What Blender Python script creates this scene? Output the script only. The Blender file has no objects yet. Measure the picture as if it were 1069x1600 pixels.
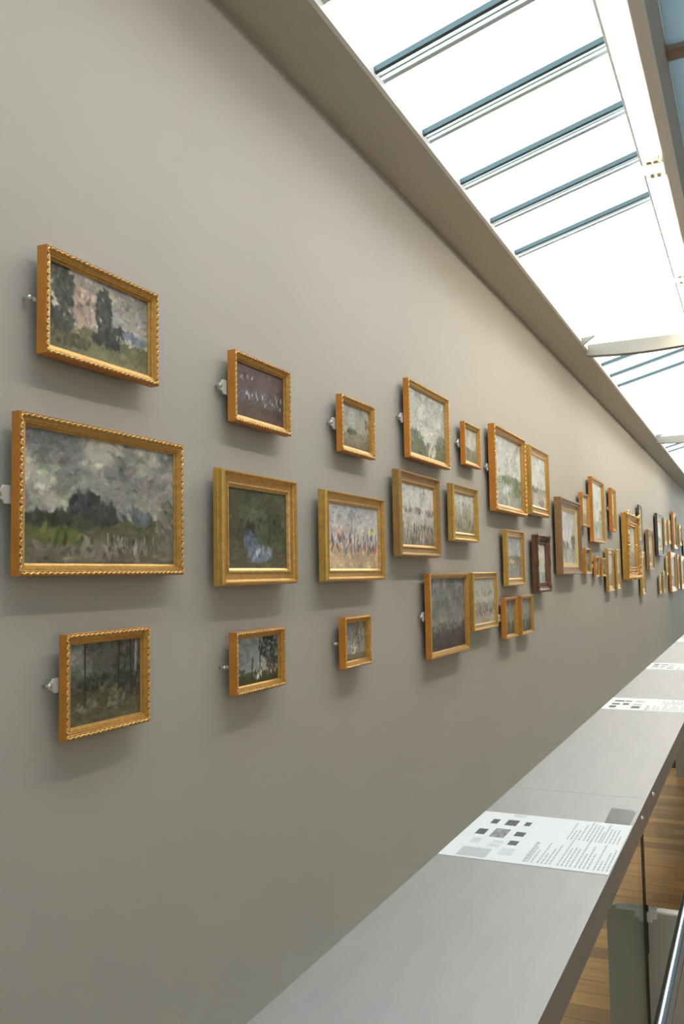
import bpy, bmesh, math, random
import numpy as np
from mathutils import Matrix, Vector

# ------------------------------------------------------------------ camera
F, D, H = 1380.0, 1.8, 1.6           # focal length in photo pixels, distance to the picture wall, eye height
W_PX, H_PX = 1069, 1600
d_ = np.array([650.5, -88.0, -F]); d_ /= np.linalg.norm(d_)
ux, uy = -.017, .997
for _ in range(50):
    uz = (-ux*d_[0]-uy*d_[1])/d_[2]; uy = math.sqrt(1-ux*ux-uz*uz)
u_ = np.array([ux, uy, uz]); n_ = np.cross(d_, u_)
R = np.stack([n_, d_, u_])           # world = R @ camera ; x off the wall, y along it, z up
C0 = np.array([D, 0, H])
def ray(px, py): return R @ np.array([px-W_PX/2, H_PX/2-py, -F])
def onx(px, py, x): r = ray(px, py); return C0+(x-C0[0])/r[0]*r
def ony(px, py, y): r = ray(px, py); return C0+(y-C0[1])/r[1]*r
def onz(px, py, z): r = ray(px, py); return C0+(z-C0[2])/r[2]*r

scene = bpy.context.scene
col = scene.collection
cam_d = bpy.data.cameras.new('camera'); cam = bpy.data.objects.new('camera', cam_d); col.objects.link(cam)
m4 = Matrix.Identity(4)
for i in range(3):
    for j in range(3): m4[i][j] = float(R[i, j])
    m4[i][3] = float(C0[i])
cam.matrix_world = m4
cam_d.sensor_fit = 'VERTICAL'; cam_d.sensor_height = 36; cam_d.lens = 36*F/H_PX; cam_d.clip_end = 200; cam_d.clip_start = .02
scene.camera = cam

# ------------------------------------------------------------------ sky, exposure
SKY = 3.8
world = bpy.data.worlds.new('overcast_sky'); scene.world = world; world.use_nodes = True
bg = world.node_tree.nodes['Background']; bg.inputs[0].default_value = (.95, .985, 1, 1); bg.inputs[1].default_value = SKY
scene.view_settings.view_transform = 'Standard'; scene.view_settings.look = 'None'
scene.view_settings.gamma = 1; scene.view_settings.exposure = .06; scene.view_settings.use_curve_mapping = False
try:
    scene.cycles.max_bounces = 10; scene.cycles.diffuse_bounces = 6; scene.cycles.transparent_max_bounces = 12
    scene.cycles.caustics_reflective = False; scene.cycles.caustics_refractive = False
except Exception: pass

FZ = -.10                             # floor level (eye 1.7 m above it)
Y0, Y1 = -3.0, 34.0                  # gallery ends
XR = 6.5                             # opposite wall
ZC = 3.835                           # soffit over the picture wall
XS = .315                            # soffit edge = lower edge of the roof glazing
XB0, XB1 = 1.43, 1.475               # edge beam at the upper end of the glazing
SL = .268                            # glazing slope
ZR = 4.40
def portal(name, loc, rot, sx, sy):
    l = bpy.data.lights.new(name, 'AREA'); l.shape = 'RECTANGLE'; l.size = sx; l.size_y = sy
    l.cycles.is_portal = True
    o = bpy.data.objects.new(name, l); o.location = loc; o.rotation_euler = rot; col.objects.link(o)
portal('skylight_portal', ((XS+XB0)/2, (Y0+Y1)/2, 3.86+SL*(XB0-XS)/2+.06), (0, -math.atan(SL), 0), (XB0-XS)*1.04, Y1-Y0)
portal('high_fill_portal', (XR+.16, (Y0+Y1)/2, 4.24), (0, math.pi/2, 0), .22, Y1-Y0)
portal('end_fill_portal', (4.45, Y0-.15, 2.25), (math.pi/2, 0, math.pi), 1.5, 2.7)

# ------------------------------------------------------------------ material helpers
def lin(c): return tuple((x/255/12.92 if x/255 <= .04045 else ((x/255+.055)/1.055)**2.4) for x in c)
MATS = {}
def mat(name, color, rough=.5, metal=0., noise=None, bump=None, spec=.5, emit=None, ns=None):
    """noise=(scale, amount, detail) tints the colour; bump=(scale, strength)"""
    m = bpy.data.materials.new(name); m.use_nodes = True; nt = m.node_tree; b = nt.nodes['Principled BSDF']
    b.inputs['Base Color'].default_value = (*color, 1); b.inputs['Roughness'].default_value = rough
    b.inputs['Metallic'].default_value = metal; b.inputs['Specular IOR Level'].default_value = spec
    tc = nt.nodes.new('ShaderNodeTexCoord'); mp = nt.nodes.new('ShaderNodeMapping')
    nt.links.new(tc.outputs['Object'], mp.inputs[0])
    if ns: mp.inputs['Scale'].default_value = ns
    if noise:
        t = nt.nodes.new('ShaderNodeTexNoise'); t.inputs['Scale'].default_value = noise[0]; t.inputs['Detail'].default_value = noise[2] if len(noise) > 2 else 4
        nt.links.new(mp.outputs[0], t.inputs['Vector'])
        r = nt.nodes.new('ShaderNodeMapRange'); r.inputs['From Min'].default_value = .3; r.inputs['From Max'].default_value = .7
        r.inputs['To Min'].default_value = 1-noise[1]; r.inputs['To Max'].default_value = 1+noise[1]
        nt.links.new(t.outputs['Fac'], r.inputs[0])
        mx = nt.nodes.new('ShaderNodeVectorMath'); mx.operation = 'SCALE'; mx.inputs[0].default_value = color
        nt.links.new(r.outputs[0], mx.inputs['Scale']); nt.links.new(mx.outputs[0], b.inputs['Base Color'])
    if bump:
        t2 = nt.nodes.new('ShaderNodeTexNoise'); t2.inputs['Scale'].default_value = bump[0]; t2.inputs['Detail'].default_value = 3
        nt.links.new(mp.outputs[0], t2.inputs['Vector'])
        bp = nt.nodes.new('ShaderNodeBump'); bp.inputs['Strength'].default_value = bump[1]; bp.inputs['Distance'].default_value = .002
        nt.links.new(t2.outputs['Fac'], bp.inputs['Height']); nt.links.new(bp.outputs[0], b.inputs['Normal'])
    if emit:
        b.inputs['Emission Color'].default_value = (*emit[0], 1); b.inputs['Emission Strength'].default_value = emit[1]
    MATS[name] = m; return m
mat('wall_paint', (.50, .485, .44), .75, noise=(1.2, .02), bump=(220, .12))
mat('soffit_paint', (.50, .48, .42), .7, noise=(2, .03))
mat('white_wall', (.80, .79, .76), .8, noise=(1, .02))
mat('white_metal', (.82, .83, .82), .4)
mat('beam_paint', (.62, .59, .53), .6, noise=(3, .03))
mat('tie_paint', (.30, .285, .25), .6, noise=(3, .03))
mat('beam_brown', (.40, .335, .27), .6, noise=(3, .04))
mat('blue_panel', (.68, .90, .97), .35, noise=(.8, .10))
mat('bar_metal', (.075, .12, .135), .35, .5)
mat('bar_grey', (.42, .50, .52), .35, .3)
mat('bar_pale', (.62, .76, .78), .4)
mat('steel', (.36, .362, .362), .55, .75, noise=(5, .035, 6), bump=(60, .03), ns=(6, 1, 1))
mat('steel_polished', (.42, .43, .44), .17, 1.)
mat('screw', (.75, .74, .70), .25, .9)
mat('floor_wood', (.24, .15, .075), .38, noise=(2.5, .18))
mat('gap_dark', (.03, .022, .015), .8)
mat('plinth_grey', (.44, .432, .385), .6, noise=(2, .02))
mat('panel_edge', (.80, .79, .74), .5)
mat('black', (.012, .012, .012), .5)
mat('card', (.84, .87, .88), .5)
mat('print_dark', (.085, .085, .10), .6, noise=(120, .5))
mat('print_mid', (.28, .28, .27), .6, noise=(90, .6))
mat('print_grey', (.55, .56, .56), .6)
mat('print_pale', (.68, .70, .71), .6)
mat('print_text', (.50, .51, .52), .7)
mat('tape', (.12, .117, .122), .3, noise=(30, .12))
mat('bracket', (.74, .75, .73), .5)
mat('lamp_housing', (.86, .84, .80), .45)
mat('lamp_tube', (1, .9, .75), .4, emit=((1, .87, .68), 47.0))
mat('lamp_tube_dim', (1, .95, .92), .4, emit=((1, .93, .87), 27.0))
mat('lamp_socket', (.75, .62, .38), .5)
mat('gilt', (.60, .335, .085), .36, .5, noise=(60, .16), bump=(180, .25))
mat('gilt_bright', (.74, .46, .165), .30, .6, noise=(70, .22), bump=(150, .3))
mat('gilt_deep', (.50, .29, .065), .42, .45, noise=(50, .16))
mat('gilt_yellow', (.62, .385, .09), .36, .5, noise=(40, .14), bump=(150, .2))
mat('orange_side', (.56, .215, .026), .5, .0, noise=(18, .10))
mat('brown_gilt', (.42, .25, .085), .42, .35, noise=(40, .14))
mat('brown_wood', (.30, .175, .075), .45, .1, noise=(25, .2), ns=(4, 4, .6))
mat('carved_wood', (.17, .085, .045), .38, .15, noise=(40, .25))
mat('dark_wood', (.075, .062, .048), .4, .1, noise=(40, .2))
mat('liner', (.70, .57, .33), .55, .1, noise=(50, .08))
def glass_mat(name, tint, glo):
    m = bpy.data.materials.new(name); m.use_nodes = True; nt = m.node_tree; nt.nodes.clear()
    o = nt.nodes.new('ShaderNodeOutputMaterial'); t = nt.nodes.new('ShaderNodeBsdfTransparent'); t.inputs[0].default_value = (*tint, 1)
    g = nt.nodes.new('ShaderNodeBsdfGlossy'); g.inputs['Roughness'].default_value = .03
    lw = nt.nodes.new('ShaderNodeLayerWeight'); lw.inputs[0].default_value = .5
    pw = nt.nodes.new('ShaderNodeMath'); pw.operation = 'POWER'; pw.inputs[1].default_value = 4; nt.links.new(lw.outputs['Facing'], pw.inputs[0])
    fr = nt.nodes.new('ShaderNodeMath'); fr.operation = 'MULTIPLY_ADD'; fr.inputs[1].default_value = glo; fr.inputs[2].default_value = .03; nt.links.new(pw.outputs[0], fr.inputs[0])
    mx = nt.nodes.new('ShaderNodeMixShader'); nt.links.new(fr.outputs[0], mx.inputs[0]); nt.links.new(t.outputs[0], mx.inputs[1]); nt.links.new(g.outputs[0], mx.inputs[2])
    nt.links.new(mx.outputs[0], o.inputs[0]); MATS[name] = m
def frosted(name, dif, tra):
    m = bpy.data.materials.new(name); m.use_nodes = True; nt = m.node_tree; nt.nodes.clear()
    o = nt.nodes.new('ShaderNodeOutputMaterial'); a = nt.nodes.new('ShaderNodeAddShader'); d = nt.nodes.new('ShaderNodeBsdfDiffuse'); t = nt.nodes.new('ShaderNodeBsdfTranslucent')
    d.inputs[0].default_value = (*dif, 1); n = nt.nodes.new('ShaderNodeTexNoise'); n.inputs['Scale'].default_value = .8
    r = nt.nodes.new('ShaderNodeMixRGB'); r.inputs[1].default_value = (*[c*.85 for c in tra], 1); r.inputs[2].default_value = (*[c*1.15 for c in tra], 1)
    nt.links.new(n.outputs['Fac'], r.inputs[0]); nt.links.new(r.outputs[0], t.inputs[0])
    nt.links.new(d.outputs[0], a.inputs[0]); nt.links.new(t.outputs[0], a.inputs[1]); nt.links.new(a.outputs[0], o.inputs[0]); MATS[name] = m
frosted('blue_glass', (.22, .28, .30), (.225, .275, .30))
glass_mat('roof_glass', (.97, 1, 1), .15)
glass_mat('rail_glass', (.94, .97, .95), .14)
def plank_mat(i):
    k = [.72, .86, 1., 1.12, 1.25][i]; return mat('plank_%d' % i, (.58*k, .295*k*(.97+.01*i), .092*k), .55, noise=(7, .16, 6), bump=(30, .05), ns=(.5, 8, 1))
PL = [plank_mat(i) for i in range(5)]
# painting: colour attribute laid down by the brush routine below
mp_ = bpy.data.materials.new('painted_canvas'); mp_.use_nodes = True
_n = mp_.node_tree; _b = _n.nodes['Principled BSDF']; _a = _n.nodes.new('ShaderNodeAttribute'); _a.attribute_name = 'paint'
_n.links.new(_a.outputs['Color'], _b.inputs['Base Color']); _b.inputs['Roughness'].default_value = .5; _b.inputs['Specular IOR Level'].default_value = .3
_t = _n.nodes.new('ShaderNodeTexNoise'); _t.inputs['Scale'].default_value = 130; _bp = _n.nodes.new('ShaderNodeBump'); _bp.inputs['Strength'].default_value = .35; _bp.inputs['Distance'].default_value = .002
_tc = _n.nodes.new('ShaderNodeTexCoord'); _n.links.new(_tc.outputs['Object'], _t.inputs['Vector']); _n.links.new(_t.outputs['Fac'], _bp.inputs['Height']); _n.links.new(_bp.outputs[0], _b.inputs['Normal'])
MATS['painted_canvas'] = mp_

# ------------------------------------------------------------------ mesh helpers
class MB:
    def __init__(s): s.v = []; s.f = []
    def add(s, vs, fs):
        k = len(s.v); s.v += [tuple(map(float, v)) for v in vs]; s.f += [tuple(i+k for i in f) for f in fs]; return s
    def box(s, a, b):
        x0, y0, z0 = a; x1, y1, z1 = b
        return s.add([(x0,y0,z0),(x1,y0,z0),(x1,y1,z0),(x0,y1,z0),(x0,y0,z1),(x1,y0,z1),(x1,y1,z1),(x0,y1,z1)],
                     [(3,2,1,0),(4,5,6,7),(0,1,5,4),(1,2,6,5),(2,3,7,6),(3,0,4,7)])
    def prism(s, pts, axis, a, b):
        """pts: 2D polygon; axis 0/1/2 extruded from a to b"""
        n = len(pts)
        def P(p, t): q = list(p); q.insert(axis, t); return q
        return s.add([P(p, a) for p in pts]+[P(p, b) for p in pts],
                     [tuple(range(n-1, -1, -1)), tuple(range(n, 2*n))]+[(i, (i+1) % n, n+(i+1) % n, n+i) for i in range(n)])
    def ball(s, c, ex, ey, ez, nu=8, nv=5):
        """ellipsoid with axis vectors ex, ey, ez"""
        c, ex, ey, ez = map(np.array, (c, ex, ey, ez)); vs = [c+ez]
        for j in range(1, nv):
            t = math.pi*j/nv
            for i in range(nu):
                p = 2*math.pi*i/nu; vs.append(c+math.sin(t)*(math.cos(p)*ex+math.sin(p)*ey)+math.cos(t)*ez)
        vs.append(c-ez); fs = [(0, 1+i, 1+(i+1) % nu) for i in range(nu)]
        for j in range(nv-2):
            for i in range(nu): fs.append((1+j*nu+i, 1+(j+1)*nu+i, 1+(j+1)*nu+(i+1) % nu, 1+j*nu+(i+1) % nu))
        l = 1+(nv-2)*nu; fs += [(len(vs)-1, l+(i+1) % nu, l+i) for i in range(nu)]
        return s.add(vs, fs)
    def tube(s, p0, p1, r, n=16):
        p0, p1 = np.array(p0, float), np.array(p1, float); d = p1-p0; d /= np.linalg.norm(d)
        a = np.cross(d, [0, 0, 1] if abs(d[2]) < .9 else [1, 0, 0]); a /= np.linalg.norm(a); b = np.cross(d, a)
        ring = [r*(math.cos(2*math.pi*i/n)*a+math.sin(2*math.pi*i/n)*b) for i in range(n)]
        return s.add([p0+q for q in ring]+[p1+q for q in ring],
                     [tuple(range(n-1, -1, -1)), tuple(range(n, 2*n))]+[(i, (i+1) % n, n+(i+1) % n, n+i) for i in range(n)])
    def build(s, name, m, parent=None, off=(0, 0, 0), smooth=False, bevel=0):
        me = bpy.data.meshes.new(name)
        me.from_pydata([(v[0]-off[0], v[1]-off[1], v[2]-off[2]) for v in s.v], [], s.f)
        bm = bmesh.new(); bm.from_mesh(me); bmesh.ops.recalc_face_normals(bm, faces=bm.faces)
        if bevel: bmesh.ops.bevel(bm, geom=list(bm.edges), offset=bevel, segments=2, affect='EDGES', profile=.6)
        bm.to_mesh(me); bm.free()
        if smooth:
            for p in me.polygons: p.use_smooth = True
        me.materials.append(MATS[m] if isinstance(m, str) else m)
        o = bpy.data.objects.new(name, me); col.objects.link(o)
        if parent: o.parent = parent
        else: o.location = off
        return o
def empty(name, loc):
    o = bpy.data.objects.new(name, None); o.location = loc; o.empty_display_size = .05; col.objects.link(o); return o
def tag(o, label=None, cat=None, group=None, kind=None):
    for k, v in (('label', label), ('category', cat), ('group', group), ('kind', kind)):
        if v: o[k] = v
    return o
def struct(o, label, cat): return tag(o, label, cat, kind='structure')

# ------------------------------------------------------------------ room shell
struct(MB().box((-.25, Y0, FZ-.1), (0, Y1, 3.885)).build('wall_left', 'wall_paint'), 'long warm grey wall hung with small framed paintings', 'wall')
struct(MB().box((0, Y0, ZC), (XS, Y1, 3.884)).build('ceiling', 'soffit_paint'), 'narrow grey brown soffit running above the picture wall', 'ceiling')
floor = struct(MB().box((0, Y0, FZ-.1), (XR, Y1, FZ-.002)).build('floor', 'floor_wood'), 'warm brown wooden plank floor of the gallery', 'floor')
CL0, CL1 = 4.13, 4.35                  # unseen window band added high in the opposite wall as fill light
struct(MB().box((XR, Y0, FZ-.1), (XR+.2, Y1, CL0)).box((XR, Y0, CL1), (XR+.2, Y1, 4.6)).build('wall_right', 'white_wall'), 'plain white wall across the gallery from the paintings', 'wall')
wc = struct(MB().box((XR+.06, Y0, CL0), (XR+.14, Y1, CL0+.05)).box((XR+.06, Y0, CL1-.05), (XR+.14, Y1, CL1)).build('fill_window_high', 'bar_grey'), 'added unseen high window band giving fill light across from the paintings', 'window')
yy = Y0
while yy < Y1-.1:
    MB().box((XR+.06, yy, CL0+.05), (XR+.14, yy+.05, CL1-.05)).build('mullion', 'bar_grey', wc)
    MB().box((XR+.09, yy+.05, CL0+.05), (XR+.10, min(yy+1.85, Y1), CL1-.05)).build('pane', 'roof_glass', wc); yy += 1.85
wb = MB().box((-.25, Y0-.2, FZ-.1), (XR+.2, Y0, .9)).box((-.25, Y0-.2, 3.6), (XR+.2, Y0, 4.6)).box((-.25, Y0-.2, .9), (3.7, Y0, 3.6)).box((5.2, Y0-.2, .9), (XR+.2, Y0, 3.6))
struct(wb.build('wall_back', 'white_wall'), 'plain white end wall around an added fill light window near the large cloudy landscape', 'wall')
wk = struct(MB().box((3.7, Y0-.12, .9), (5.2, Y0-.05, .96)).box((3.7, Y0-.12, 3.54), (5.2, Y0-.05, 3.6)).box((3.7, Y0-.12, .96), (3.76, Y0-.05, 3.54)).box((5.14, Y0-.12, .96), (5.2, Y0-.05, 3.54)).box((4.42, Y0-.12, .96), (4.48, Y0-.05, 3.54)).build('fill_window_end', 'bar_grey'), 'added unseen window giving fill light in the end wall near the large cloudy landscape', 'window')  # unseen window, added to brighten the gallery from behind the viewer
for xa, xb in ((3.76, 4.42), (4.48, 5.14)): MB().box((xa, Y0-.09, .96), (xb, Y0-.08, 3.54)).build('pane', 'roof_glass', wk)
we = MB().box((-.25, Y1, FZ-.1), (XR+.2, Y1+.2, .3)).box((-.25, Y1, 3.4), (XR+.2, Y1+.2, 4.6)).box((-.25, Y1, .3), (.4, Y1+.2, 3.4)).box((4.5, Y1, .3), (XR+.2, Y1+.2, 3.4))
struct(we.build('wall_far', 'white_wall'), 'far end wall of the gallery around its tall window', 'wall')
wf = MB().box((.4, Y1+.05, .3), (.46, Y1+.12, 3.4)).box((4.44, Y1+.05, .3), (4.5, Y1+.12, 3.4)).box((2.42, Y1+.05, .3), (2.48, Y1+.12, 3.4)).box((.4, Y1+.05, .3), (4.5, Y1+.12, .36)).box((.4, Y1+.05, 3.34), (4.5, Y1+.12, 3.4)).build('window_2', 'bar_grey')
struct(wf, 'tall daylight window in the far end wall', 'window')
for xa, xb in ((.46, 2.42), (2.48, 4.44)): MB().box((xa, Y1+.08, .36), (xb, Y1+.09, 3.34)).build('pane', 'roof_glass', wf)

struct(MB().box((0, Y0, FZ-.002), (.96, Y1, FZ+.03)).build('bounce_strip', 'plinth_grey'), 'added hidden grey bounce strip on the floor between the picture wall and the shelf', 'bounce strip')  # hidden grey strip, added so light bounced onto the lower wall stays neutral
# floor planks laid across the gallery (the stretch that shows through the glass)
rnd = random.Random(3)
PW = .115
pm = {}
yy = 1.0; row = 0
while yy < 13.4:
    cuts = [.965, rnd.uniform(1.2, 1.45), rnd.uniform(1.6, 2.1), 3.0]
    for a, b in zip(cuts[:-1], cuts[1:]):
        if b-a < .1: continue
        k = rnd.randrange(5)
        o = MB().box((a+.0015, yy+.0015, FZ-.012), (b-.0015, yy+PW-.0015, FZ+rnd.uniform(0, .0012))).build('plank', PL[k], floor)
    yy += PW; row += 1

# ------------------------------------------------------------------ roof glazing
def zg(x): return 3.858+SL*(x-XS)
sky = MB().box((XS, Y0, ZC), (XS+.022, Y1, 3.885)).build('window_1', 'white_metal')
struct(sky, 'sloping glass skylight rising away from the picture wall', 'window')
step = .637
bars = [6.102-step*k for k in range(14)][::-1]+[9.93+.625*k for k in range(3)]+[16.75+.625*k for k in range(3)]+[23.6+.625*k for k in range(3)]
bars = [b for b in bars if b > Y0]
def slope_strip(mb, y0, y1, lo, hi, xa=XS+.02, xb=XB0):
    return mb.add([(xa, y0, zg(xa)+lo), (xb, y0, zg(xb)+lo), (xb, y1, zg(xb)+lo), (xa, y1, zg(xa)+lo),
                   (xa, y0, zg(xa)+hi), (xb, y0, zg(xb)+hi), (xb, y1, zg(xb)+hi), (xa, y1, zg(xa)+hi)],
                  [(3,2,1,0),(4,5,6,7),(0,1,5,4),(1,2,6,5),(2,3,7,6),(3,0,4,7)])
for b in bars:
    o = slope_strip(MB(), b-.014, b+.010, -.006, .022).build('glazing_bar', 'bar_metal', sky)
    slope_strip(MB(), b+.046, b+.058, .004, .014).build('bar_gasket', 'bar_grey', o)
    slope_strip(MB(), b+.085, b+.115, .006, .012).build('bar_cap', 'bar_pale', o)
edges = [Y0]+bars+[Y1]
for a, b in zip(edges[:-1], edges[1:]):
    if b-a > .05: slope_strip(MB(), a+.012, b-.012, .018, .026).build('pane', 'roof_glass', sky)
eb = struct(MB().box((XB0, Y0, 3.955), (XB1, Y1, 4.62)).build('trim_1', 'beam_brown'), 'brown grey edge beam at the upper side of the skylight', 'beam')
MB().box((XB0-.012, Y0, 3.94), (XB1+.004, Y1, 3.957)).build('bottom_flange', 'white_metal', eb)
MB().box((XB0-.02, Y0, 3.952), (XB0-.0125, Y1, 4.02)).build('white_fillet', 'white_metal', eb)
# blue grey ceiling panels beyond the edge beam
cl = struct(MB().box((3.9, Y0, ZR), (XR, Y1, ZR+.16)).build('ceiling_upper', 'white_wall'), 'high ceiling of blue grey panels beyond the skylight', 'ceiling')
py = 4.97-1.52*5
while py < Y1:
    a, b = max(py, Y0)+.065, min(py+1.52, Y1)-.065
    if b > a: MB().box((XB1+.004, a-.01, ZR+.025), (3.9, b+.01, ZR+.06)).build('ceiling_panel', 'blue_glass', cl)
    if py > Y0+.1: MB().box((XB1+.002, py-.06, ZR), (3.9, py+.06, ZR+.06)).build('panel_rib', 'beam_brown', cl)
    py += 1.52
# tie beams across the skylight with a knee plate at the wall side
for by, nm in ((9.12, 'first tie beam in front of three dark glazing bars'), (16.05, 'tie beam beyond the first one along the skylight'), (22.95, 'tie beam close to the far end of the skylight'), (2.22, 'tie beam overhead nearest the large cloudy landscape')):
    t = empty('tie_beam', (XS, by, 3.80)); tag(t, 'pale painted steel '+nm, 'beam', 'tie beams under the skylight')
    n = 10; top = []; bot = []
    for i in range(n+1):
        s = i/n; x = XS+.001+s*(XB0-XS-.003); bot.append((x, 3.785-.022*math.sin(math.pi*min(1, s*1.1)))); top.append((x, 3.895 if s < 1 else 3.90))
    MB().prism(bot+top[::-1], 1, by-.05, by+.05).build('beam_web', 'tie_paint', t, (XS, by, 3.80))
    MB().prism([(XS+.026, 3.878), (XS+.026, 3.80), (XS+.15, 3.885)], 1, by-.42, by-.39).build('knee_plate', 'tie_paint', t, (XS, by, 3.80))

# linear luminaires hung along the edge beam
def luminaire(y0, y1, label, lit):
    o = (1.36, y0, 3.95)
    t = empty('linear_luminaire', o); tag(t, label, 'lamp', 'linear luminaires along the edge beam')
    # folded white channel, open below-left
    pr = [(1.285, 4.02), (1.285, 3.962), (1.300, 3.954), (1.302, 3.985), (1.40, 3.985), (1.402, 3.955), (1.412, 3.952), (1.412, 4.02)]
    MB().prism(pr, 1, y0, y1).build('housing', 'lamp_housing', t, o)
    for xx in (1.335, 1.372): MB().tube((xx, y0+.07, 3.957), (xx, y1-.07, 3.957), .013, 12).build('fluorescent_tube', 'lamp_tube' if lit else 'lamp_tube_dim', t, o, True)
    for ya in (y0+.006, y1-.046):
        for xx in (1.335, 1.372): MB().box((xx-.012, ya, 3.948), (xx+.012, ya+.04, 3.987)).build('socket', 'lamp_socket', t, o)
    for ya in (y0+.35, y1-.35): MB().box((1.33, ya-.01, 4.019), (1.37, ya+.01, zg(1.35)-.01)).build('hanger', 'white_metal', t, o)
    for ya in (y0-.004, y1): MB().box((1.283, ya, 3.953), (1.413, ya+.004, 4.022)).build('end_cap', 'lamp_housing', t, o)
lum = [(-1.08, 'behind the viewer'), (1.07, 'hung before the one crossing the dark glazing bars'), (3.22, 'crossing the dark glazing bars'), (5.43, 'second along the edge beam, glowing warm'),
       (7.62, 'before the first tie beam'), (10.0, 'just past the first tie beam'), (12.2, 'midway between two tie beams'), (14.4, 'before the second tie beam'), (16.6, 'past the second tie beam'), (18.8, 'close to the far end of the skylight')]
for y, w in lum[1:]: luminaire(y, y+2.06 if y < 5 or y > 6 else 7.49, 'white fluorescent luminaire '+w, y > 5)

# ------------------------------------------------------------------ label shelf, glass, rail
SX0, SX1, SZ = 1.094, 1.482, .95
GX = SX1-.012
joints = [-.19, 2.69, 5.57, 8.45, 11.33, 14.21, 17.09, 19.97, 22.85, 25.73]
where = ['carrying the label sheet with seven dark pictures', 'section with the second label sheet', 'section with the third label sheet', 'section with the fourth label sheet', 'fifth section along the wall', 'sixth section along the wall', 'seventh section along the wall', 'eighth section along the wall', 'last section by the far end']
for i, (a, b) in enumerate(zip(joints[:-1], joints[1:])):
    o = (SX0, a, SZ-.06)
    t = empty('label_shelf', o); tag(t, 'brushed steel shelf '+where[i], 'shelf', 'steel shelf sections in front of the wall')
    MB().box((SX0, a+.0008, SZ-.004), (SX1, b-.0008, SZ)).build('top_plate', 'steel', t, o)
    MB().box((SX1-.004, a+.0008, SZ-.066), (SX1, b-.0008, SZ-.0042)).build('front_lip', 'steel', t, o)
    MB().box((SX0, a+.0008, SZ-.045), (SX0+.004, b-.0008, SZ-.0042)).build('rear_lip', 'steel', t, o)
    if i < 5: MB().box((GX-.010, a+.046, FZ+.002), (GX, b-.004, SZ-.03)).build('glass_panel', 'rail_glass', t, o)
    for y in (a+.135, b-.145):
        s = MB().tube((SX1-.001, y, SZ-.018), (SX1+.004, y, SZ-.018), .007, 12).ball((SX1+.004, y, SZ-.018), (.0, .0065, 0), (0, 0, .0065), (.004, 0, 0), 10, 6)
        s.build('bolt', 'screw', t, o, True)
for i, j in enumerate(joints[1:5]):
    w = ['by the first shelf joint', 'by the second shelf joint', 'by the third shelf joint', 'by the fourth shelf joint'][i]
    o = (1.5, j, FZ); t = empty('support_panel', o); tag(t, 'low grey cross panel with pale top edge and glass clip '+w, 'panel', 'grey cross panels below the shelf')
    MB().box((1.357, j+.012, FZ), (1.75, j+.042, .6305)).build('panel_body', 'plinth_grey', t, o)
    MB().box((1.384, j+.0105, .6305), (1.75, j+.043, .636)).build('top_edge', 'panel_edge', t, o)
    MB().box((1.590, j+.02, .636), (1.606, j+.034, .733)).build('rail_stem', 'steel_polished', t, o)
    c = MB().box((GX-.034, j+.004, .616), (GX+.026, j+.0104, .640)).box((GX-.022, j+.0041, .606), (GX+.014, j+.0103, .650)).build('glass_clip', 'bracket', t, o)
    MB().box((GX-.008, j-.002, .636), (GX+.004, j+.004, .654)).build('clip_screw', 'black', c, o)
    MB().box((GX-.009, j-.0033, FZ+.02), (GX-.0005, j+.0012, SZ-.067)).build('joint_seal', 'black', t, o)
    MB().box((GX-.010, j+.006, .52), (GX+.001, j+.0118, .606)).build('gasket', 'black', t, o)
# tubular hand rail
t = MB().tube((1.598, -1.5, .75), (1.598, 14.6, .75), .0165, 28).build('hand_rail', 'steel_polished', None, (0, 0, 0), True)
tag(t, 'polished steel tube rail running low beside the shelf', 'rail')
# plinth and dark object standing on the floor further along
q = onz(1057, 1218, FZ); px_, py_ = float(q[0]), float(q[1])
o = (px_, py_, FZ); t = empty('display_plinth', o); tag(t, 'pale grey plinth standing on the wooden floor below the shelf', 'plinth')
MB().box((px_, py_, FZ+.02), (px_+.27, py_+.5, .52)).build('plinth_body', 'plinth_grey', t, o); MB().box((px_+.01, py_+.012, FZ), (px_+.26, py_+.49, FZ+.02)).build('plinth_base', 'panel_edge', t, o)
MB().box((px_-.005, py_-.005, .52), (px_+.275, py_+.505, .535)).build('plinth_top', 'panel_edge', t, o)
q = onz(1051, 1200, FZ); bx_, by_ = float(q[0]), float(q[1])
o = (bx_, by_, FZ); t = empty('cable_box', o); tag(t, 'small black box on the floor beside the pale plinth', 'box')
MB().prism([(bx_-.05, FZ), (bx_+.03, FZ), (bx_+.025, FZ+.12), (bx_, FZ+.16), (bx_-.045, FZ+.15)], 1, by_, by_+.25).build('box_body', 'black', t, o)
MB().box((bx_-.035, by_-.01, FZ+.04), (bx_+.015, by_, FZ+.09)).build('box_door', 'gap_dark', t, o)

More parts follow.
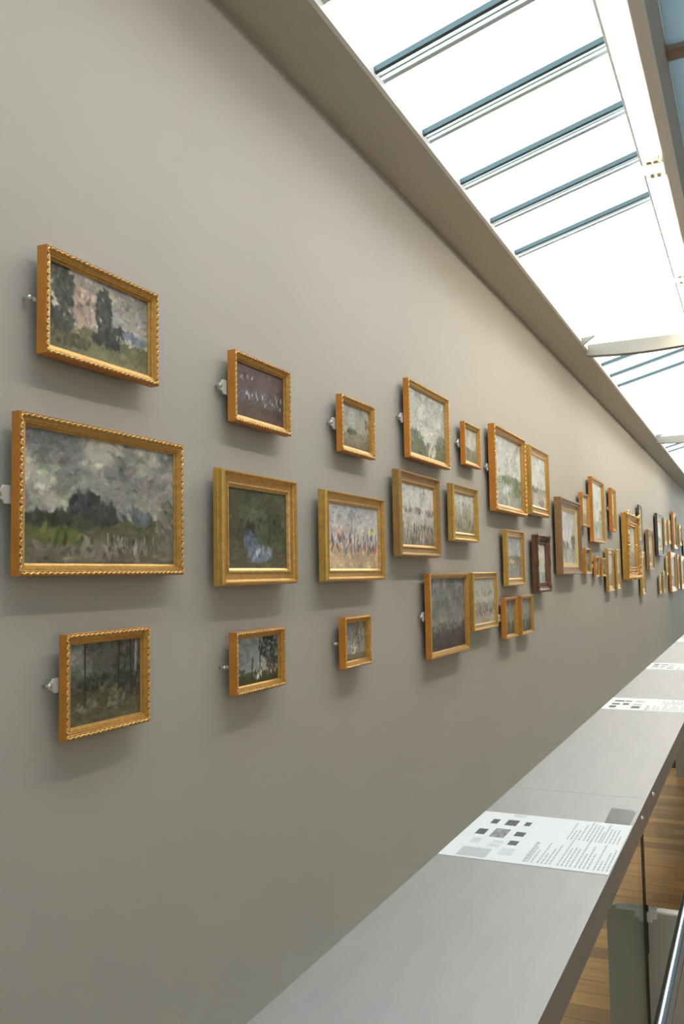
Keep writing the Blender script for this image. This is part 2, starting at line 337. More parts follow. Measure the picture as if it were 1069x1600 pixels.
# ------------------------------------------------------------------ label sheets
def sheet(y0, y1, label, thumbs, greys, texts, seed):
    x0, x1 = SX0+.001, SX1-.002
    zt = SZ+.0012
    o = (x0, y0, SZ); t = empty('label_sheet', o); tag(t, label, 'label sheet', 'printed label sheets on the shelf')
    MB().box((x0, y0, SZ), (x1, y1, zt)).build('sheet', 'card', t, o)
    W, Hh = x1-x0, y1-y0
    def rect(mb, a, b, c, d, z=.0002): return mb.box((x0+a*W, y0+c*Hh, zt-.0001), (x0+b*W, y0+d*Hh, zt+z))
    for (a, b, c, d_, m) in thumbs: rect(MB(), a, b, c, d_).build('printed_picture', m, t, o)
    for (a, b, c, d_, m) in greys: rect(MB(), a, b, c, d_).build('printed_block', m, t, o)
    r = random.Random(seed)
    for (a, c, n, ln, thick) in texts:     # lines run along the wall, stacked towards the visitor
        mb = MB()
        for k in range(n):
            xa = a+k*.0235; L = ln*(1 if k == 0 else r.uniform(.35, 1)); p = c
            while p < c+L:
                wl = r.uniform(.02, .055)*min(1, ln/.3+.3); rect(mb, xa, xa+thick, p, min(p+wl, c+L)); p += wl+.011
        tag(mb.build('text_block', 'print_text', t, o), kind='stuff')
def uv(px, py, ya=1.994, yb=2.395):
    p = onz(px, py, SZ); return (p[0]-SX0)/(SX1-SX0), (p[1]-ya)/(yb-ya)
def rc(l, r, b, t_):     # pixel midpoints of the left, right, near and far edges of a printed rectangle
    return (uv(*l)[0], uv(*r)[0], uv(*b)[1], uv(*t_)[1])
def cpx(x, y): return (680+x*180/1069, 1255+y*110/653)
TH = [rc(cpx(525,172), cpx(592,175), cpx(545,192), cpx(568,152))+('print_dark',), rc(cpx(660,185), cpx(770,192), cpx(705,213), cpx(735,163))+('print_dark',),
      rc(cpx(835,198), cpx(890,203), cpx(855,217), cpx(875,183))+('print_dark',), rc(cpx(385,262), cpx(475,268), cpx(425,290), cpx(455,240))+('print_dark',),
      rc(cpx(530,277), cpx(672,287), cpx(590,323), cpx(640,243))+('print_mid',), rc(cpx(742,290), cpx(835,296), cpx(785,314), cpx(800,274))+('print_dark',),
      rc(cpx(682,372), cpx(768,378), cpx(720,395), cpx(735,355))+('print_dark',)]
GR = [rc(cpx(225,440), cpx(495,470), cpx(330,496), cpx(390,415))+('print_grey',), rc(cpx(598,450), cpx(722,462), cpx(650,487), cpx(680,423))+('print_pale',),
      rc(cpx(335,340), cpx(415,350), cpx(365,367), cpx(385,320))+('print_pale',), rc(cpx(530,358), cpx(630,366), cpx(575,374), cpx(590,350))+('print_pale',),
      rc(cpx(490,390), cpx(600,400), cpx(540,408), cpx(560,383))+('print_pale',), rc(cpx(730,122), cpx(850,130), cpx(780,135), cpx(800,112))+('print_pale',)]
TX = [(.50, .05, 1, .40, .022), (.525, .05, 2, .30, .010), (.585, .05, 4, .40, .010), (.70, .05, 4, .50, .010), (.80, .05, 4, .55, .010), (.905, .05, 4, .48, .010),
      (.655, .56, 4, .36, .010), (.755, .56, 5, .42, .010), (.865, .56, 5, .40, .010)]
sheet(1.994, 2.395, 'white label sheet with seven dark pictures beside the grey tape patch', TH, GR, TX, 1)
def gen(seed):
    r = random.Random(seed); th = []
    for ro in (.16, .40, .66):
        for cx in (.07, .20, .33):
            if r.random() < .8: w = r.uniform(.07, .12); h = r.uniform(.10, .17); th.append((cx, cx+w, ro, ro+h, r.choice(['print_dark', 'print_mid', 'print_grey'])))
    return th
for i, (a, b) in enumerate(((4.34, 4.75), (6.16, 6.585), (8.58, 9.05), (11.9, 12.32), (14.9, 15.3))):
    sheet(a, b, 'white label sheet with small pictures, '+['second along the steel shelf', 'third along the steel shelf', 'fourth along the steel shelf', 'fifth along the steel shelf', 'sixth along the steel shelf'][i], gen(7+i), [], TX, 20+i)
# grey tape patch with a clipped corner
tag(MB().prism([(1.410, 2.400), (1.472, 2.400), (1.472, 2.525), (1.460, 2.55), (1.405, 2.553)], 2, SZ, SZ+.0008).build('tape_patch', 'tape', None, (1.44, 2.47, SZ)), 'grey tape patch on the shelf beside the first label sheet', 'tape')

# ------------------------------------------------------------------ brushwork
PK = .62
def fbm(h, w, base, seed, octs=5):
    r = np.random.RandomState(seed); out = np.zeros((h, w)); amp = 1; tot = 0
    for o in range(octs):
        gy, gx = max(2, int(base*2**o*h/max(h, w))+2), max(2, int(base*2**o*w/max(h, w))+2)
        g = r.rand(gy, gx); yy = np.linspace(0, gy-1.001, h); xx = np.linspace(0, gx-1.001, w)
        y0 = yy.astype(int); x0 = xx.astype(int); fy = (yy-y0)[:, None]; fx = (xx-x0)[None]
        fy = fy*fy*(3-2*fy); fx = fx*fx*(3-2*fx)
        a = g[y0][:, x0]*(1-fx)+g[y0][:, x0+1]*fx; b = g[y0+1][:, x0]*(1-fx)+g[y0+1][:, x0+1]*fx
        out += amp*(a*(1-fy)+b*fy); tot += amp; amp *= .55
    return out/tot
def dab(im, cx, cy, ln, wd, ang, c, al):
    h, w, _ = im.shape; r = int(max(ln, wd))+1
    x0, x1, y0, y1 = max(0, int(cx)-r), min(w, int(cx)+r+1), max(0, int(cy)-r), min(h, int(cy)+r+1)
    if x1 <= x0 or y1 <= y0: return
    yy, xx = np.mgrid[y0:y1, x0:x1]; dx = xx-cx; dy = yy-cy; ca, sa = math.cos(ang), math.sin(ang)
    q = ((dx*ca+dy*sa)/ln)**2+((-dx*sa+dy*ca)/wd)**2
    k = (np.clip(1.4-q, 0, 1)*al)[..., None]; im[y0:y1, x0:x1] = im[y0:y1, x0:x1]*(1-k)+np.array(c)*k
def paint(w, h, s, seed):
    """loose generic landscape: sky with clouds, ground, tree masses, rows of figures"""
    r = np.random.RandomState(seed); A = lambda c: np.array(c, float)
    v = np.linspace(0, 1, h)[:, None, None]; im = np.zeros((h, w, 3))
    hor = s.get('hor', .6); st, sb = A(s['sky'][0]), A(s['sky'][1]); g0, g1 = A(s['gnd'][0]), A(s['gnd'][1])
    cl = A(s.get('cloud', s['sky'][0]))
    n = fbm(h, w, s.get('cs', 4), seed); n2 = fbm(h, w, 9, seed+1)
    im[:] = st*(1-np.clip(v/hor, 0, 1))+sb*np.clip(v/hor, 0, 1)
    k = np.clip((n-.47)*7, 0, 1)[..., None]; im = im*(1-k)+cl*k
    dk = np.clip((.40-n2)*5, 0, .5)[..., None]; im = im*(1-dk)+im*.66*dk
    gl = hor+(fbm(1, w, 5, seed+2, 3)-.5)*s.get('rough', .05)
    gm = np.clip((v[:, :, 0]-gl)*h, 0, 1)[..., None]
    t = np.clip((v-hor)/(1-hor+1e-6), 0, 1); gg = g0*(1-t)+g1*t; gg = gg*(.75+.5*fbm(h, w, 7, seed+3))[..., None]
    im = im*(1-gm)+gg*gm
    S = math.sqrt(w*h)
    for _ in range(s.get('strokes', 420)):            # broken brush strokes picking up the local colour
        x, y = r.rand()*w, r.rand()*h; c = im[min(h-1, int(y)), min(w-1, int(x))]*(1+r.randn()*.10)+r.randn(3)*3
        above = y/h < hor
        dab(im, x+r.randn()*2, y+r.randn()*2, S*r.uniform(.02, .06), S*r.uniform(.008, .018), (r.uniform(-.9, .6) if above else r.uniform(-.25, .25)), c, .8)
    for _ in range(int(s.get('strokes', 420)*1.6)):   # finer broken touches
        x, y = r.rand()*w, r.rand()*h; c = im[min(h-1, int(y)), min(w-1, int(x))]*(1+r.randn()*.10)
        dab(im, x+r.randn(), y+r.randn(), S*r.uniform(.010, .026), S*r.uniform(.005, .010), (r.uniform(-1.2, .8) if y/h < hor else r.uniform(-.3, .3)), c, .7)
    for (cx, cy, rx, ry, c, m) in s.get('blobs', []):
        for _ in range(int(m*1.3)):
            a = r.rand()*6.283; q = math.sqrt(r.rand())
            dab(im, (cx+q*rx*math.cos(a))*w, (cy+q*ry*math.sin(a))*h, S*r.uniform(.025, .055), S*r.uniform(.014, .028), r.uniform(-1.6, 1.6), A(c)*(1+r.randn()*.16), .85)
    for (x0, x1, y0, y1, m, cs, hh) in s.get('figs', []):
        for _ in range(m):
            x, y = r.uniform(x0, x1), r.uniform(y0, y1); c = A(cs[r.randint(len(cs))])*(1+r.randn()*.12)
            dab(im, x*w, y*h, S*hh*r.uniform(.6, 1.1), S*hh*r.uniform(.22, .4), math.pi/2+r.randn()*.18, c, .9)
    for (x0, y0, x1, y1, wd, c) in s.get('lines', []):
        m = 24
        for i in range(m+1):
            q = i/m; dab(im, (x0+(x1-x0)*q)*w+r.randn()*.3, (y0+(y1-y0)*q)*h, S*.03, S*wd, math.atan2((y1-y0)*h, (x1-x0)*w), A(c)*(1+r.randn()*.08), .85)
    im = np.clip(im, 4, 250)/255
    L = np.where(im <= .04045, im/12.92, ((im+.055)/1.055)**2.4)/PK
    return np.clip(L, .004, .85)
def canvas(y0, y1, z0, z1, x, s, seed, res, parent, off):
    a = (y1-y0)/(z1-z0); w = max(10, int(res*math.sqrt(a))); h = max(10, int(res/math.sqrt(a)))
    im = paint(w, h, s, seed)
    me = bpy.data.meshes.new('canvas')
    vs = [(x-off[0], y0+(y1-y0)*i/(w-1)-off[1], z1-(z1-z0)*j/(h-1)-off[2]) for j in range(h) for i in range(w)]
    fs = [(j*w+i, (j+1)*w+i, (j+1)*w+i+1, j*w+i+1) for j in range(h-1) for i in range(w-1)]
    # a thin board behind the painted face
    k = len(vs); vs += [(x-.006-off[0], yy-off[1], zz-off[2]) for yy, zz in ((y0, z1), (y1, z1), (y1, z0), (y0, z0))]
    c4 = (0, w-1, h*w-1, (h-1)*w); fs.append((k+3, k+2, k+1, k))
    me.from_pydata(vs, [], fs); at = me.color_attributes.new('paint', 'FLOAT_COLOR', 'POINT')
    buf = np.ones((len(vs), 4), np.float32); buf[:k, :3] = im.reshape(-1, 3); buf[k:, :3] = .3
    at.data.foreach_set('color', buf.ravel()); me.materials.append(mp_)
    o = bpy.data.objects.new('canvas', me); col.objects.link(o); o.parent = parent; return o

# ------------------------------------------------------------------ frames
def sweep(y0, y1, z0, z1, prof):
    """mitred moulding; prof = [(inset, x)] from the back edge outward and over to the sight edge"""
    mb = MB(); vs = []; fs = []
    for t, x in prof: vs += [(x, y0+t, z0+t), (x, y1-t, z0+t), (x, y1-t, z1-t), (x, y0+t, z1-t)]
    for i in range(len(prof)-1):
        for k in range(4): fs.append((i*4+k, i*4+(k+1) % 4, (i+1)*4+(k+1) % 4, (i+1)*4+k))
    return mb.add(vs, fs)
def rail_pts(y0, y1, z0, z1, t, pitch):
    """points along the four rails at inset t: (position, direction along, direction inward)"""
    a, b, c, e = y0+t, y1-t, z0+t, z1-t; out = []
    for p, q, inn in (((a, c), (b, c), (0, 1)), ((b, c), (b, e), (-1, 0)), ((b, e), (a, e), (0, -1)), ((a, e), (a, c), (1, 0))):
        L = math.hypot(q[0]-p[0], q[1]-p[1]); n = max(2, round(L/pitch)); dv = ((q[0]-p[0])/L, (q[1]-p[1])/L)
        for i in range(n):
            s = (i+.5)/n*L; out.append(((p[0]+dv[0]*s, p[1]+dv[1]*s), dv, inn, i, n))
    return out
def bracket(t, o, y, z, s, wide=True):
    p = [(0, -.5), (-.42, -.5), (-.55, -.30), (-.80, -.26), (-.95, -.02), (-.82, .24), (-.62, .30), (-.50, .5), (0, .5)]
    sc = s
    b = MB().prism([(y+.006+a*sc*.9, z+b_*sc*(.9 if wide else .35)) for a, b_ in p], 0, .018, .024).build('wall_bracket', 'bracket', t, o)
    MB().tube((.002, y-.66*sc, z), (.024, y-.66*sc, z), .0045, 10).ball((.024, y-.66*sc, z), (0, .009, 0), (0, 0, .009), (.006, 0, 0), 10, 6).build('wall_screw', 'screw', b, o, True)
def frame(spec):
    xb_, xf_, yt, yb, xr, typ, wr, s, br, label, res = spec[:11]
    mid = (yt+yb)/2; XBK = .030
    yL = onx(xb_, mid, XBK)[1]
    xf = float(np.clip(ony(xf_, mid, yL)[0], .052, .15))
    pf = onx(xf_, yt, xf); pb = onx(xf_, yb, xf)
    zt, zb = pf[2], pb[2]; y0 = .5*(pf[1]+pb[1])
    ym = 888+(mid-888)*(1185-xr)/(1185-xf_)
    y1 = onx(xr, ym, xf)[1]
    y1 = max(y1, y0+.45*(zt-zb)*.5)
    Hh = zt-zb; w = wr*min(Hh, 2*(y1-y0)); dp = xf-XBK
    o = (0.0, (y0+y1)/2, zb); t = empty('framed_painting', o); tag(t, label, 'painting')
    sx = lambda f: XBK+dp*f
    if typ in ('rope', 'plain_orange'):
        sweep(y0, y1, zb, zt, [(.003, XBK), (0, XBK), (0, sx(.90)), (.0012, sx(.94))]).build('outer_side', 'orange_side', t, o)
        sweep(y0, y1, zb, zt, [(.0012, sx(.94)), (.06*w, sx(.90 if typ == 'rope' else 1)), (.40*w, sx(.88 if typ == 'rope' else .97)), (.44*w, sx(.80)), (.60*w, sx(.77)), (.62*w, sx(.72)), (.80*w, sx(.66)), (.83*w, sx(.50)), (w, sx(.40)), (w, sx(.3))]).build('gilt_moulding', 'gilt', t, o)
        if typ == 'rope':
            mb = MB(); L = max(.012, w*.44)
            for (p, dv, inn, i, n) in rail_pts(y0, y1, zb, zt, .21*w, L*.72):
                a = math.radians(32 if i % 2 else -24); dy = dv[0]*math.cos(a)+inn[0]*math.sin(a); dz = dv[1]*math.cos(a)+inn[1]*math.sin(a)
                mb.ball((sx(.90), p[0], p[1]), (0, dy*L*.60, dz*L*.60), (0, -dz*L*.24, dy*L*.24), (L*.34, 0, 0), 8, 5)
            mb.build('carved_band', 'gilt_bright', t, o, True)
        cw, cx = w, sx(.33)
    elif typ in ('gold', 'brown', 'gold_pale'):
        side, face, inner = {'gold': ('gilt_yellow', 'gilt', 'gilt_bright'), 'brown': ('brown_gilt', 'brown_gilt', 'gilt'), 'gold_pale': ('gilt_yellow', 'gilt_yellow', 'gilt_bright')}[typ]
        sweep(y0, y1, zb, zt, [(.006, XBK), (0, XBK), (.0, sx(.40)), (.05*w, sx(.46)), (.05*w, sx(.78)), (.10*w, sx(.90)), (.13*w, sx(1))]).build('outer_side', side, t, o)
        sweep(y0, y1, zb, zt, [(.13*w, sx(1)), (.20*w, sx(1.0)), (.24*w, sx(.86)), (.32*w, sx(.80)), (.36*w, sx(.70)), (.72*w, sx(.62))]).build('face_moulding', face, t, o)
        sweep(y0, y1, zb, zt, [(.72*w, sx(.62)), (.74*w, sx(.72)), (.82*w, sx(.73)), (.88*w, sx(.62)), (w, sx(.52)), (w, sx(.42))]).build('sight_edge', inner, t, o)
        cw, cx = w, sx(.47)
    elif typ == 'wood':
        sweep(y0, y1, zb, zt, [(.006, XBK), (0, XBK), (0, sx(.93)), (.04*w, sx(1)), (.16*w, sx(1))]).build('outer_side', 'brown_wood', t, o)
        sweep(y0, y1, zb, zt, [(.16*w, sx(1)), (.20*w, sx(.86)), (.38*w, sx(.80)), (.40*w, sx(.66)), (.60*w, sx(.58))]).build('stepped_moulding', 'brown_wood', t, o)
        sweep(y0, y1, zb, zt, [(.60*w, sx(.58)), (.62*w, sx(.46)), (.80*w, sx(.42)), (.82*w, sx(.34)), (w, sx(.30)), (w, sx(.2))]).build('sight_edge', 'liner', t, o)
        cw, cx = w, sx(.25)
    elif typ == 'dark':
        sweep(y0, y1, zb, zt, [(.006, XBK), (0, XBK), (0, sx(.9)), (.06*w, sx(1)), (.2*w, sx(1)), (.3*w, sx(.85)), (.6*w, sx(.7))]).build('outer_side', 'dark_wood', t, o)
        sweep(y0, y1, zb, zt, [(.6*w, sx(.7)), (.64*w, sx(.78)), (.8*w, sx(.74)), (w, sx(.5)), (w, sx(.4))]).build('sight_edge', 'liner', t, o)
        cw, cx = w, sx(.45)
    elif typ in ('carved', 'ornate'):
        sd, fc = ('carved_wood', 'carved_wood') if typ == 'carved' else ('gilt_yellow', 'gilt')
        sweep(y0, y1, zb, zt, [(.12*w, XBK), (.08*w, XBK), (.08*w, sx(.35)), (.02*w, sx(.42)), (.02*w, sx(.60)), (.10*w, sx(.68)), (.06*w, sx(.85)), (.14*w, sx(.95))]).build('outer_side', sd, t, o)
        sweep(y0, y1, zb, zt, [(.14*w, sx(.95)), (.28*w, sx(.92)), (.40*w, sx(.72)), (.62*w, sx(.52)), (.80*w, sx(.48)), (.84*w, sx(.54)), (.92*w, sx(.52)), (w, sx(.40)), (w, sx(.3))]).build('face_moulding', fc, t, o)
        rr = random.Random(int(xb_)); mb = MB(); L = w*.34
        for tt, sc in ((.18, .8), (.45, .5), (.70, .42), (.90, .36)):
            for (p, dv, inn, i, n) in rail_pts(y0, y1, zb, zt, tt*w, L*.6*sc):
                edge = min(i, n-1-i)/n; midk = abs((i+.5)/n-.5); k = sc*(1+.55*(edge < .10)+.35*(midk < .07))
                a = rr.uniform(-1.2, 1.2); dy = dv[0]*math.cos(a)+inn[0]*math.sin(a); dz = dv[1]*math.cos(a)+inn[1]*math.sin(a); l = L*k*rr.uniform(.75, 1.1)*.55
                mb.ball((sx(.92 if tt < .3 else .60 if tt < .7 else .52), p[0], p[1]), (0, dy*l, dz*l), (0, -dz*l*.5, dy*l*.5), (l*.6, 0, 0), 6, 4)
        for cy in (y0+.16*w, y1-.16*w):
            for cz in (zb+.16*w, zt-.16*w):
                for q in range(3):
                    ang = rr.uniform(0, 6.28); mb.ball((sx(.97), cy+.13*w*math.cos(ang), cz+.13*w*math.sin(ang)), (0, .22*w, .06*w), (0, -.04*w, .16*w), (.12*w, 0, 0), 7, 5)
        mb.build('carved_ornament', 'carved_wood' if typ == 'carved' else 'gilt_bright', t, o, True)
        cw, cx = w, sx(.35)
    canvas(y0+cw*.96, y1-cw*.96, zb+cw*.96, zt-cw*.96, cx, s, int(xb_*3+yt), res, t, o)
    if br: bracket(t, o, y0, onx(br[0], br[1], .02)[2], br[2], br[3])
    for yy in (y0+.22*(y1-y0), y0+.78*(y1-y0)):       # spacers that carry the frame off the wall
        MB().box((.002, yy-.015, zt-.05-.012), (XBK+.002, yy+.015, zt-.05+.012)).build('wall_spacer', 'bracket', t, o)
    MB().box((XBK-.001, y0+.012, zb+.012), (XBK+.003, y1-.012, zt-.012)).build('backing_board', 'brown_wood', t, o)
    return t

# ---- what the canvases show: generic landscape stand-ins in the colours of each picture
G1 = dict(sky=[(96,98,98), (132,130,122)], cloud=(158,155,143), hor=.62, gnd=[(70,72,46), (104,98,84)], cs=4, strokes=700,
     blobs=[(.36,.56,.09,.12,(52,54,55),60), (.50,.60,.07,.07,(58,58,58),30), (.20,.66,.20,.04,(54,58,46),50), (.70,.60,.12,.04,(84,90,92),25), (.94,.68,.07,.22,(104,102,93),120), (.45,.86,.4,.06,(112,106,94),40), (.15,.78,.18,.05,(82,86,46),30)],
     figs=[(.5,.85,.76,.90,60,[(140,138,130),(62,62,60),(112,107,96),(74,72,66)],.022)])
S1 = dict(sky=[(118,115,110), (150,146,140)], cloud=(172,165,150), hor=.66, gnd=[(92,92,66), (104,104,76)], strokes=600,
     blobs=[(.10,.38,.16,.40,(62,62,57),190), (.33,.40,.12,.26,(146,127,115),60), (.52,.40,.07,.32,(54,58,55),90), (.62,.58,.12,.10,(56,60,58),40), (.84,.58,.14,.05,(104,112,122),26), (.55,.72,.14,.05,(48,50,48),28), (.2,.85,.2,.07,(72,70,52),30)],
     figs=[(.62,.8,.6,.66,10,[(188,180,150)],.02)])
S3 = dict(sky=[(84,82,74), (72,72,62)], cloud=(112,112,106), hor=.55, gnd=[(66,64,46), (92,88,66)], strokes=600,
     blobs=[(.8,.4,.2,.3,(58,58,50),60), (.55,.62,.16,.06,(98,95,64),14), (.3,.78,.25,.08,(94,91,77),18), (.65,.76,.14,.05,(102,99,86),10), (.5,.5,.4,.1,(50,50,44),50)],
     lines=[(.20,0,.20,.75,.014,(42,42,36)), (.68,0,.66,.62,.014,(46,46,40)), (.84,0,.86,.7,.012,(44,44,40)), (.93,.05,.92,.4,.02,(128,130,128))])
S4 = dict(sky=[(78,64,62), (74,62,62)], cloud=(82,70,68), hor=.7, gnd=[(72,56,54), (76,58,52)], strokes=300, blobs=[(.4,.55,.3,.12,(78,80,90),40)],
     figs=[(.2,.95,.44,.66,26,[(150,152,156),(120,130,146),(176,170,160)],.035), (.08,.5,.2,.3,6,[(188,180,170)],.03)])
S5 = dict(sky=[(132,136,130), (140,136,120)], cloud=(146,150,146), hor=.6, gnd=[(118,112,94), (104,96,78)], strokes=260, blobs=[(.35,.6,.16,.06,(70,68,58),30), (.9,.5,.08,.3,(112,86,66),20)])
S6 = dict(sky=[(64,66,48), (72,72,52)], cloud=(78,80,58), hor=.75, gnd=[(74,72,54), (86,80,62)], strokes=420,
     blobs=[(.36,.52,.08,.10,(40,38,34),30), (.36,.66,.10,.12,(82,90,104),50), (.52,.80,.20,.10,(98,106,122),80), (.58,.80,.13,.05,(136,142,148),12), (.7,.45,.25,.2,(54,56,40),40)])
S7 = dict(sky=[(158,160,164), (176,172,166)], cloud=(180,176,172), hor=.62, gnd=[(172,150,122), (182,160,130)], strokes=420,
     blobs=[(.25,.42,.14,.05,(168,146,136),20), (.85,.4,.06,.05,(188,176,128),10)],
     figs=[(.02,.98,.46,.72,120,[(120,92,92),(86,84,98),(170,150,140),(146,80,72),(92,112,134),(196,190,180)],.05)], lines=[(.45,.15,.45,.4,.01,(120,120,120))])
S8 = dict(sky=[(108,118,122), (132,138,134)], cloud=(150,154,150), hor=.74, gnd=[(66,68,44), (60,62,36)], strokes=360,
     blobs=[(.75,.25,.22,.26,(46,50,42),80), (.85,.6,.15,.16,(60,56,44),40), (.10,.68,.12,.05,(72,78,72),16)],
     figs=[(.42,.62,.72,.86,14,[(196,192,176),(50,52,46)],.06), (.7,.95,.62,.8,12,[(120,90,70),(170,160,140)],.05)], lines=[(.38,.45,.36,.85,.016,(48,52,46)), (.55,0,.55,.7,.012,(38,40,36))])
S9 = dict(sky=[(112,112,102), (126,124,114)], cloud=(140,138,128), hor=.8, gnd=[(112,104,88), (104,94,78)], strokes=240, blobs=[(.45,.66,.12,.14,(198,194,184),30), (.7,.35,.2,.25,(92,92,82),30)], lines=[(.42,.2,.4,.75,.014,(70,66,58))])
SA = dict(sky=[(138,142,136), (168,168,160)], cloud=(176,178,170), hor=.72, gnd=[(92,98,78), (84,88,66)], strokes=460, rough=.2,
     blobs=[(.15,.72,.2,.10,(88,96,76),50), (.9,.7,.15,.12,(96,102,88),40), (.6,.86,.12,.1,(170,168,154),24)])
SB = dict(sky=[(140,142,136), (164,162,152)], cloud=(170,170,162), hor=.6, gnd=[(112,114,98), (104,106,86)], strokes=200, blobs=[(.3,.62,.2,.06,(90,90,80),20)])
SC = dict(sky=[(150,155,152), (176,178,174)], cloud=(182,184,180), hor=.56, gnd=[(130,138,120), (150,154,146)], strokes=420, rough=.12,
     blobs=[(.6,.6,.36,.06,(100,108,86),50), (.85,.72,.15,.10,(98,106,84),36), (.35,.74,.25,.05,(176,180,178),24)])
SD = dict(sky=[(164,168,166), (180,180,174)], cloud=(186,188,184), hor=.62, gnd=[(136,140,124), (160,158,150)], strokes=220, blobs=[(.3,.64,.25,.06,(96,104,88),24), (.7,.9,.25,.06,(120,104,104),20)])
SE = dict(sky=[(172,175,168), (182,182,172)], cloud=(186,186,178), hor=.46, gnd=[(176,176,168), (120,112,98)], strokes=320,
     blobs=[(.35,.42,.35,.04,(140,128,126),36), (.85,.44,.15,.03,(120,112,108),14)], figs=[(.02,.98,.66,.98,130,[(92,88,78),(70,70,64),(128,118,98),(160,154,140)],.05)], lines=[(.25,.25,.25,.42,.006,(110,110,108))])
SF = dict(sky=[(168,172,166), (180,180,172)], cloud=(184,184,178), hor=.26, gnd=[(160,162,150), (126,118,96)], strokes=220, blobs=[(.6,.24,.35,.03,(128,118,108),16)], figs=[(.04,.96,.5,.95,70,[(90,92,76),(76,76,66),(140,130,106)],.06)])
SG = dict(sky=[(128,136,140), (150,152,150)], cloud=(158,162,162), hor=.45, gnd=[(122,112,100), (134,130,128)], strokes=220, blobs=[(.5,.5,.4,.06,(98,88,80),30), (.3,.58,.2,.04,(178,160,124),16)], figs=[(.1,.9,.6,.85,30,[(150,146,142),(110,106,104)],.05)])
SH = dict(sky=[(182,188,176), (188,192,180)], cloud=(192,196,186), hor=.72, gnd=[(140,150,146), (150,160,156)], strokes=120, lines=[(.5,.3,.5,.75,.012,(80,82,76))])
SI = dict(sky=[(96,98,95), (116,116,112)], cloud=(128,128,123), hor=.64, gnd=[(80,82,76), (68,60,56)], strokes=520, blobs=[(.25,.86,.30,.10,(66,57,54),70), (.5,.68,.5,.03,(94,95,90),36)])
SJ = dict(sky=[(146,148,140), (158,156,146)], cloud=(164,164,156), hor=.5, gnd=[(140,134,122), (150,142,128)], strokes=240, figs=[(.04,.96,.60,.80,90,[(88,84,88),(66,64,70),(160,150,140),(112,92,88)],.05)], blobs=[(.5,.3,.4,.12,(128,126,112),24)])
SK = dict(sky=[(104,108,100), (120,122,112)], cloud=(130,132,122), hor=.6, gnd=[(92,92,80), (84,82,68)], strokes=140, figs=[(.3,.7,.5,.75,8,[(150,146,132),(62,60,52)],.08)])
SL_ = dict(sky=[(162,166,172), (178,180,182)], cloud=(184,186,188), hor=.68, gnd=[(128,134,120), (160,164,162)], strokes=360, blobs=[(.3,.64,.25,.06,(98,104,88),40), (.85,.56,.15,.12,(84,92,72),40), (.5,.76,.4,.04,(140,142,138),30)])
SM = dict(sky=[(176,182,178), (188,190,182)], cloud=(192,194,188), hor=.68, gnd=[(140,148,138), (166,170,162)], strokes=160, blobs=[(.85,.6,.15,.14,(112,122,108),26)], lines=[(.3,.38,.3,.7,.014,(120,122,118))])
SN = dict(sky=[(160,158,150), (172,168,158)], cloud=(178,176,166), hor=.6, gnd=[(136,128,112), (126,118,98)], strokes=90)

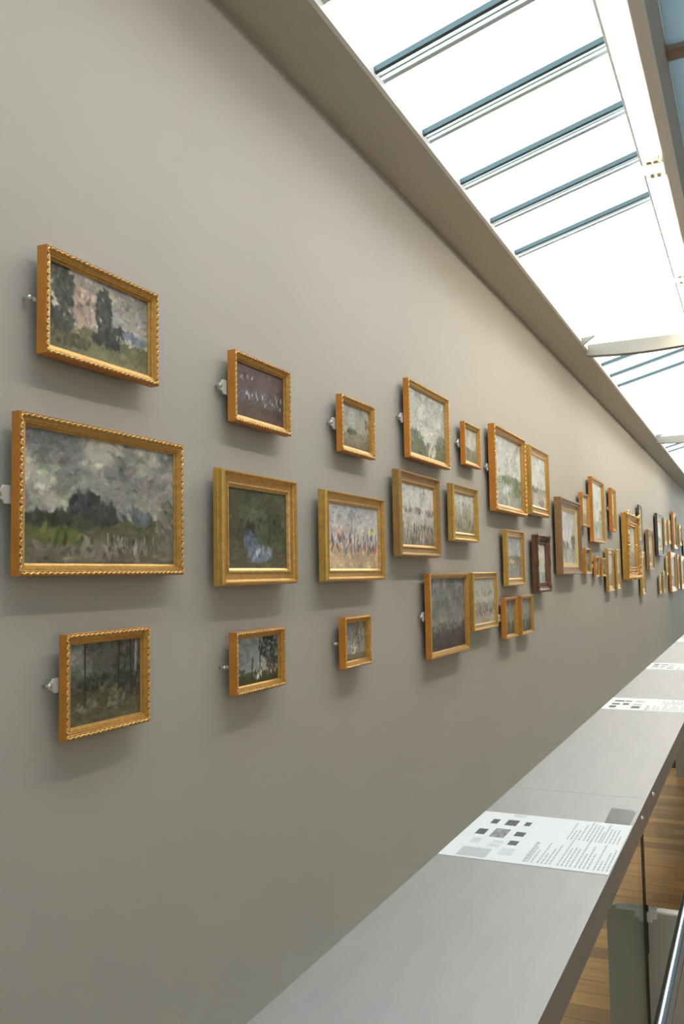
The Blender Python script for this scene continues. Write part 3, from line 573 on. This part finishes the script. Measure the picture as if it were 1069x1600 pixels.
P = [  # back-left x, front-left x, top y, bottom y, right x (photo pixels), frame kind, face width, canvas, bracket, label, brush resolution
 (57.5,73.5,380,550,249.4,'rope',.105,S1,(45,465,.03,False),'gilt-framed landscape with a dark poplar and rosy evening light above the large cloudy one',120),
 (17.4,31,640.4,900.8,288,'rope',.08,G1,(5,772,.055,True),'largest gilt-framed landscape, stormy grey clouds over a dark tree and a village road',170),
 (92.3,104,991.8,1160,235.8,'rope',.11,S3,(75,1073,.045,True),'carved gilt frame round a dim forest interior with thin trunks, under the large landscape',120),
 (355.7,368.4,545.3,656.7,455.9,'rope',.12,S4,(345,603,.06,True),'gilt-framed dark maroon night scene dotted with small pale figures',90),
 (525.2,535.3,614.8,703.8,587.2,'rope',.125,S5,(517,660,.06,True),'small gilt-framed pale green-grey shore with dark boats beside the maroon night scene',60),
 (333.4,350,729.5,915.7,466.6,'gold',.15,S6,None,'wide plain gold frame round a woman in a blue dress seated on dark ground',110),
 (497.7,511.2,763.3,909,603.4,'gold',.14,S7,None,'plain gold frame round a bright crowd on a beach under pale sky',110),
 (357.9,371.4,988.9,1088.5,447.7,'rope',.125,S8,(352,1043,.03,False),'small gilt-framed scene of white figures under dark trees below the blue dress painting',90),
 (529.6,541,965,1046.5,581.5,'rope',.13,S9,(525,1006,.028,False),'tiny orange-sided gilt frame with one white figure below the beach crowd',60),
 (630.6,639.8,590.2,713.6,703.2,'rope',.088,SA,(623,651,.06,True),'gilt-framed pale cloud study above green hills and a winding light path',90),
 (719.2,727,657.8,724.6,751.7,'rope',.12,SB,(713,691,.06,True),'very small gilt-framed cloudy landscape between two tall cloud studies',46),
 (763.7,774.7,661.7,796.6,823.2,'rope',.093,SC,(759,729,.06,True),'tall gilt-framed pale sky over a green headland and water, touching a plain gold frame',80),
 (821.9,830.5,694.5,801.9,859.3,'gold',.135,SD,None,'plain gold frame with pale estuary touching the carved frame of the green headland',56),
 (613.6,626.7,731.7,869.5,689.8,'brown',.145,SE,None,'wide brown-gold frame with pale river and dark reeds below a lilac far shore',100),
 (699.5,710,754.2,844.6,749,'gold_pale',.16,SF,None,'small yellow-gold frame with tall grasses beside pale water, next to the river painting',60),
 (785.9,793.8,826.5,916.3,820.9,'gold',.145,SG,None,'narrow gold frame with grey-blue sky over a brown village by the dark carved frame',50),
 (831.3,841.4,834.1,926.8,861,'carved',.17,SH,None,'dark brown carved scrollwork frame round a pale upright marine',40),
 (664.2,673.7,896,1031.2,733.8,'plain_orange',.067,SI,(660,964,.06,True),'orange-sided frame round a dark grey sea and brown shore, beside a small gold frame',90),
 (733.2,741,894.3,988,778.7,'gold_pale',.12,SJ,None,'gold frame with a dark little crowd on a pale beach, touching the dark grey sea',56),
 (783,791.5,934.3,999.4,810,'plain_orange',.085,SK,(780,966,.06,True),'small orange-sided frame below the brown village, first of a close pair',34),
 (810,816.2,931.3,993.5,834.2,'plain_orange',.085,SK,(809,963,.06,True),'small orange-sided frame, second of a close pair near the dark carved frame',34),
 (867.4,878.7,776.3,897.8,909.4,'wood',.16,SL_,None,'deep stepped brown wooden frame round a lilac-grey river with green trees',60),
 (904.7,911,769.2,821.4,921.7,'plain_orange',.09,SN,None,'small orange-sided frame wedged between deep brown frame and tall pale sky study',26),
 (920.3,926.8,745,846,945.5,'plain_orange',.08,SM,None,'tall orange-gold frame with pale sky and grey spire above small orange frames',44),
 (951.4,956.9,762.6,829.6,963.7,'plain_orange',.09,SN,(948,794,.06,True),'narrow orange frame to the right of the tall pale sky study',26),
 (911,916.2,856.2,896.6,925.2,'plain_orange',.1,SK,(909,875,.06,True),'tiny orange frame at the foot of the deep brown frame',24),
 (927.8,932,869,901.3,937.6,'plain_orange',.12,SK,(926,885,.06,True),'tiny orange frame hanging left in a pair beside the tall gold pair',20),
 (938.6,942,871.6,900.7,947.6,'plain_orange',.12,SK,None,'tiny orange frame squeezed against the tall pale gold frame',20),
 (946.4,951.4,856.8,924.9,960.6,'gold_pale',.14,SN,None,'slim pale gold frame, first of the tall pair before the ornate gold frame',26),
 (961.6,964.7,858.3,921.8,970.6,'gold_pale',.14,SN,None,'slim pale gold frame hung directly before the ornate gold frame',24),
 (971.9,983.2,799.9,907.4,1001,'ornate',.20,SN,None,'large ornate gold frame with heavy carved leaf scrolls',50),
 (996.5,999.5,789,850,1004.0,'dark',.18,SN,None,'dark wood frame half hidden above the ornate gold frame',24),
 (1000,1004,861.4,931,1009.2,'gold',.16,SN,None,'gold frame below and just beyond the ornate gold frame',26),
 (1009.3,1014.6,827.6,891,1022.6,'wood',.20,SN,None,'flat brown wooden frame just beyond the ornate gold frame',26),
 (1024.1,1028.2,802,867.8,1036.6,'dark',.20,SD,None,'black-brown frame with pale picture beyond the flat brown wooden frame',28),
 (1037.0,1039.2,809,851.5,1043.0,'gold',.16,SN,None,'gold frame touching the black-brown frame',18),
 (1043.4,1045.4,812,849,1048.6,'gold',.16,SN,None,'small gold frame between the black-brown frame and a tall gold one',18),
 (1049.5,1053,800,856.5,1058.4,'plain_orange',.13,SN,None,'tall orange-gold frame near the far end of the upper row',22),
 (1059.6,1062.2,819.5,851.5,1065.8,'gold_pale',.16,SN,None,'yellow-gold frame beside the tall orange-gold one at the far end',18),
 (1067.0,1068.4,844,867,1072,'dark',.2,SN,None,'small black frame at the far end of the wall',16),
 (1040,1042,868,899,1044.6,'gold_pale',.16,SN,None,'dull gold frame partly hidden behind an orange-sided frame, lower row',16),
 (1045.6,1049.5,862.5,925.5,1057,'plain_orange',.13,SD,None,'upright orange-sided frame with pale picture in the far lower row',24),
 (1057.8,1060,866,921,1062.4,'gold',.15,SN,None,'slim gold frame right of the orange-sided one in the far lower row',18),
 (1063,1065.4,869,921,1070,'plain_orange',.15,SN,None,'last orange frame of the far lower row',18),
 (1029.5,1031.6,898,928,1034.6,'gold',.18,SN,None,'small gold frame, lowest below the black-brown frame',16),
 (1035.4,1037.6,892,927,1040,'gold_pale',.18,SN,None,'small yellow-gold frame next to the lowest small gold frame',16),
]
for p in P: frame(p)
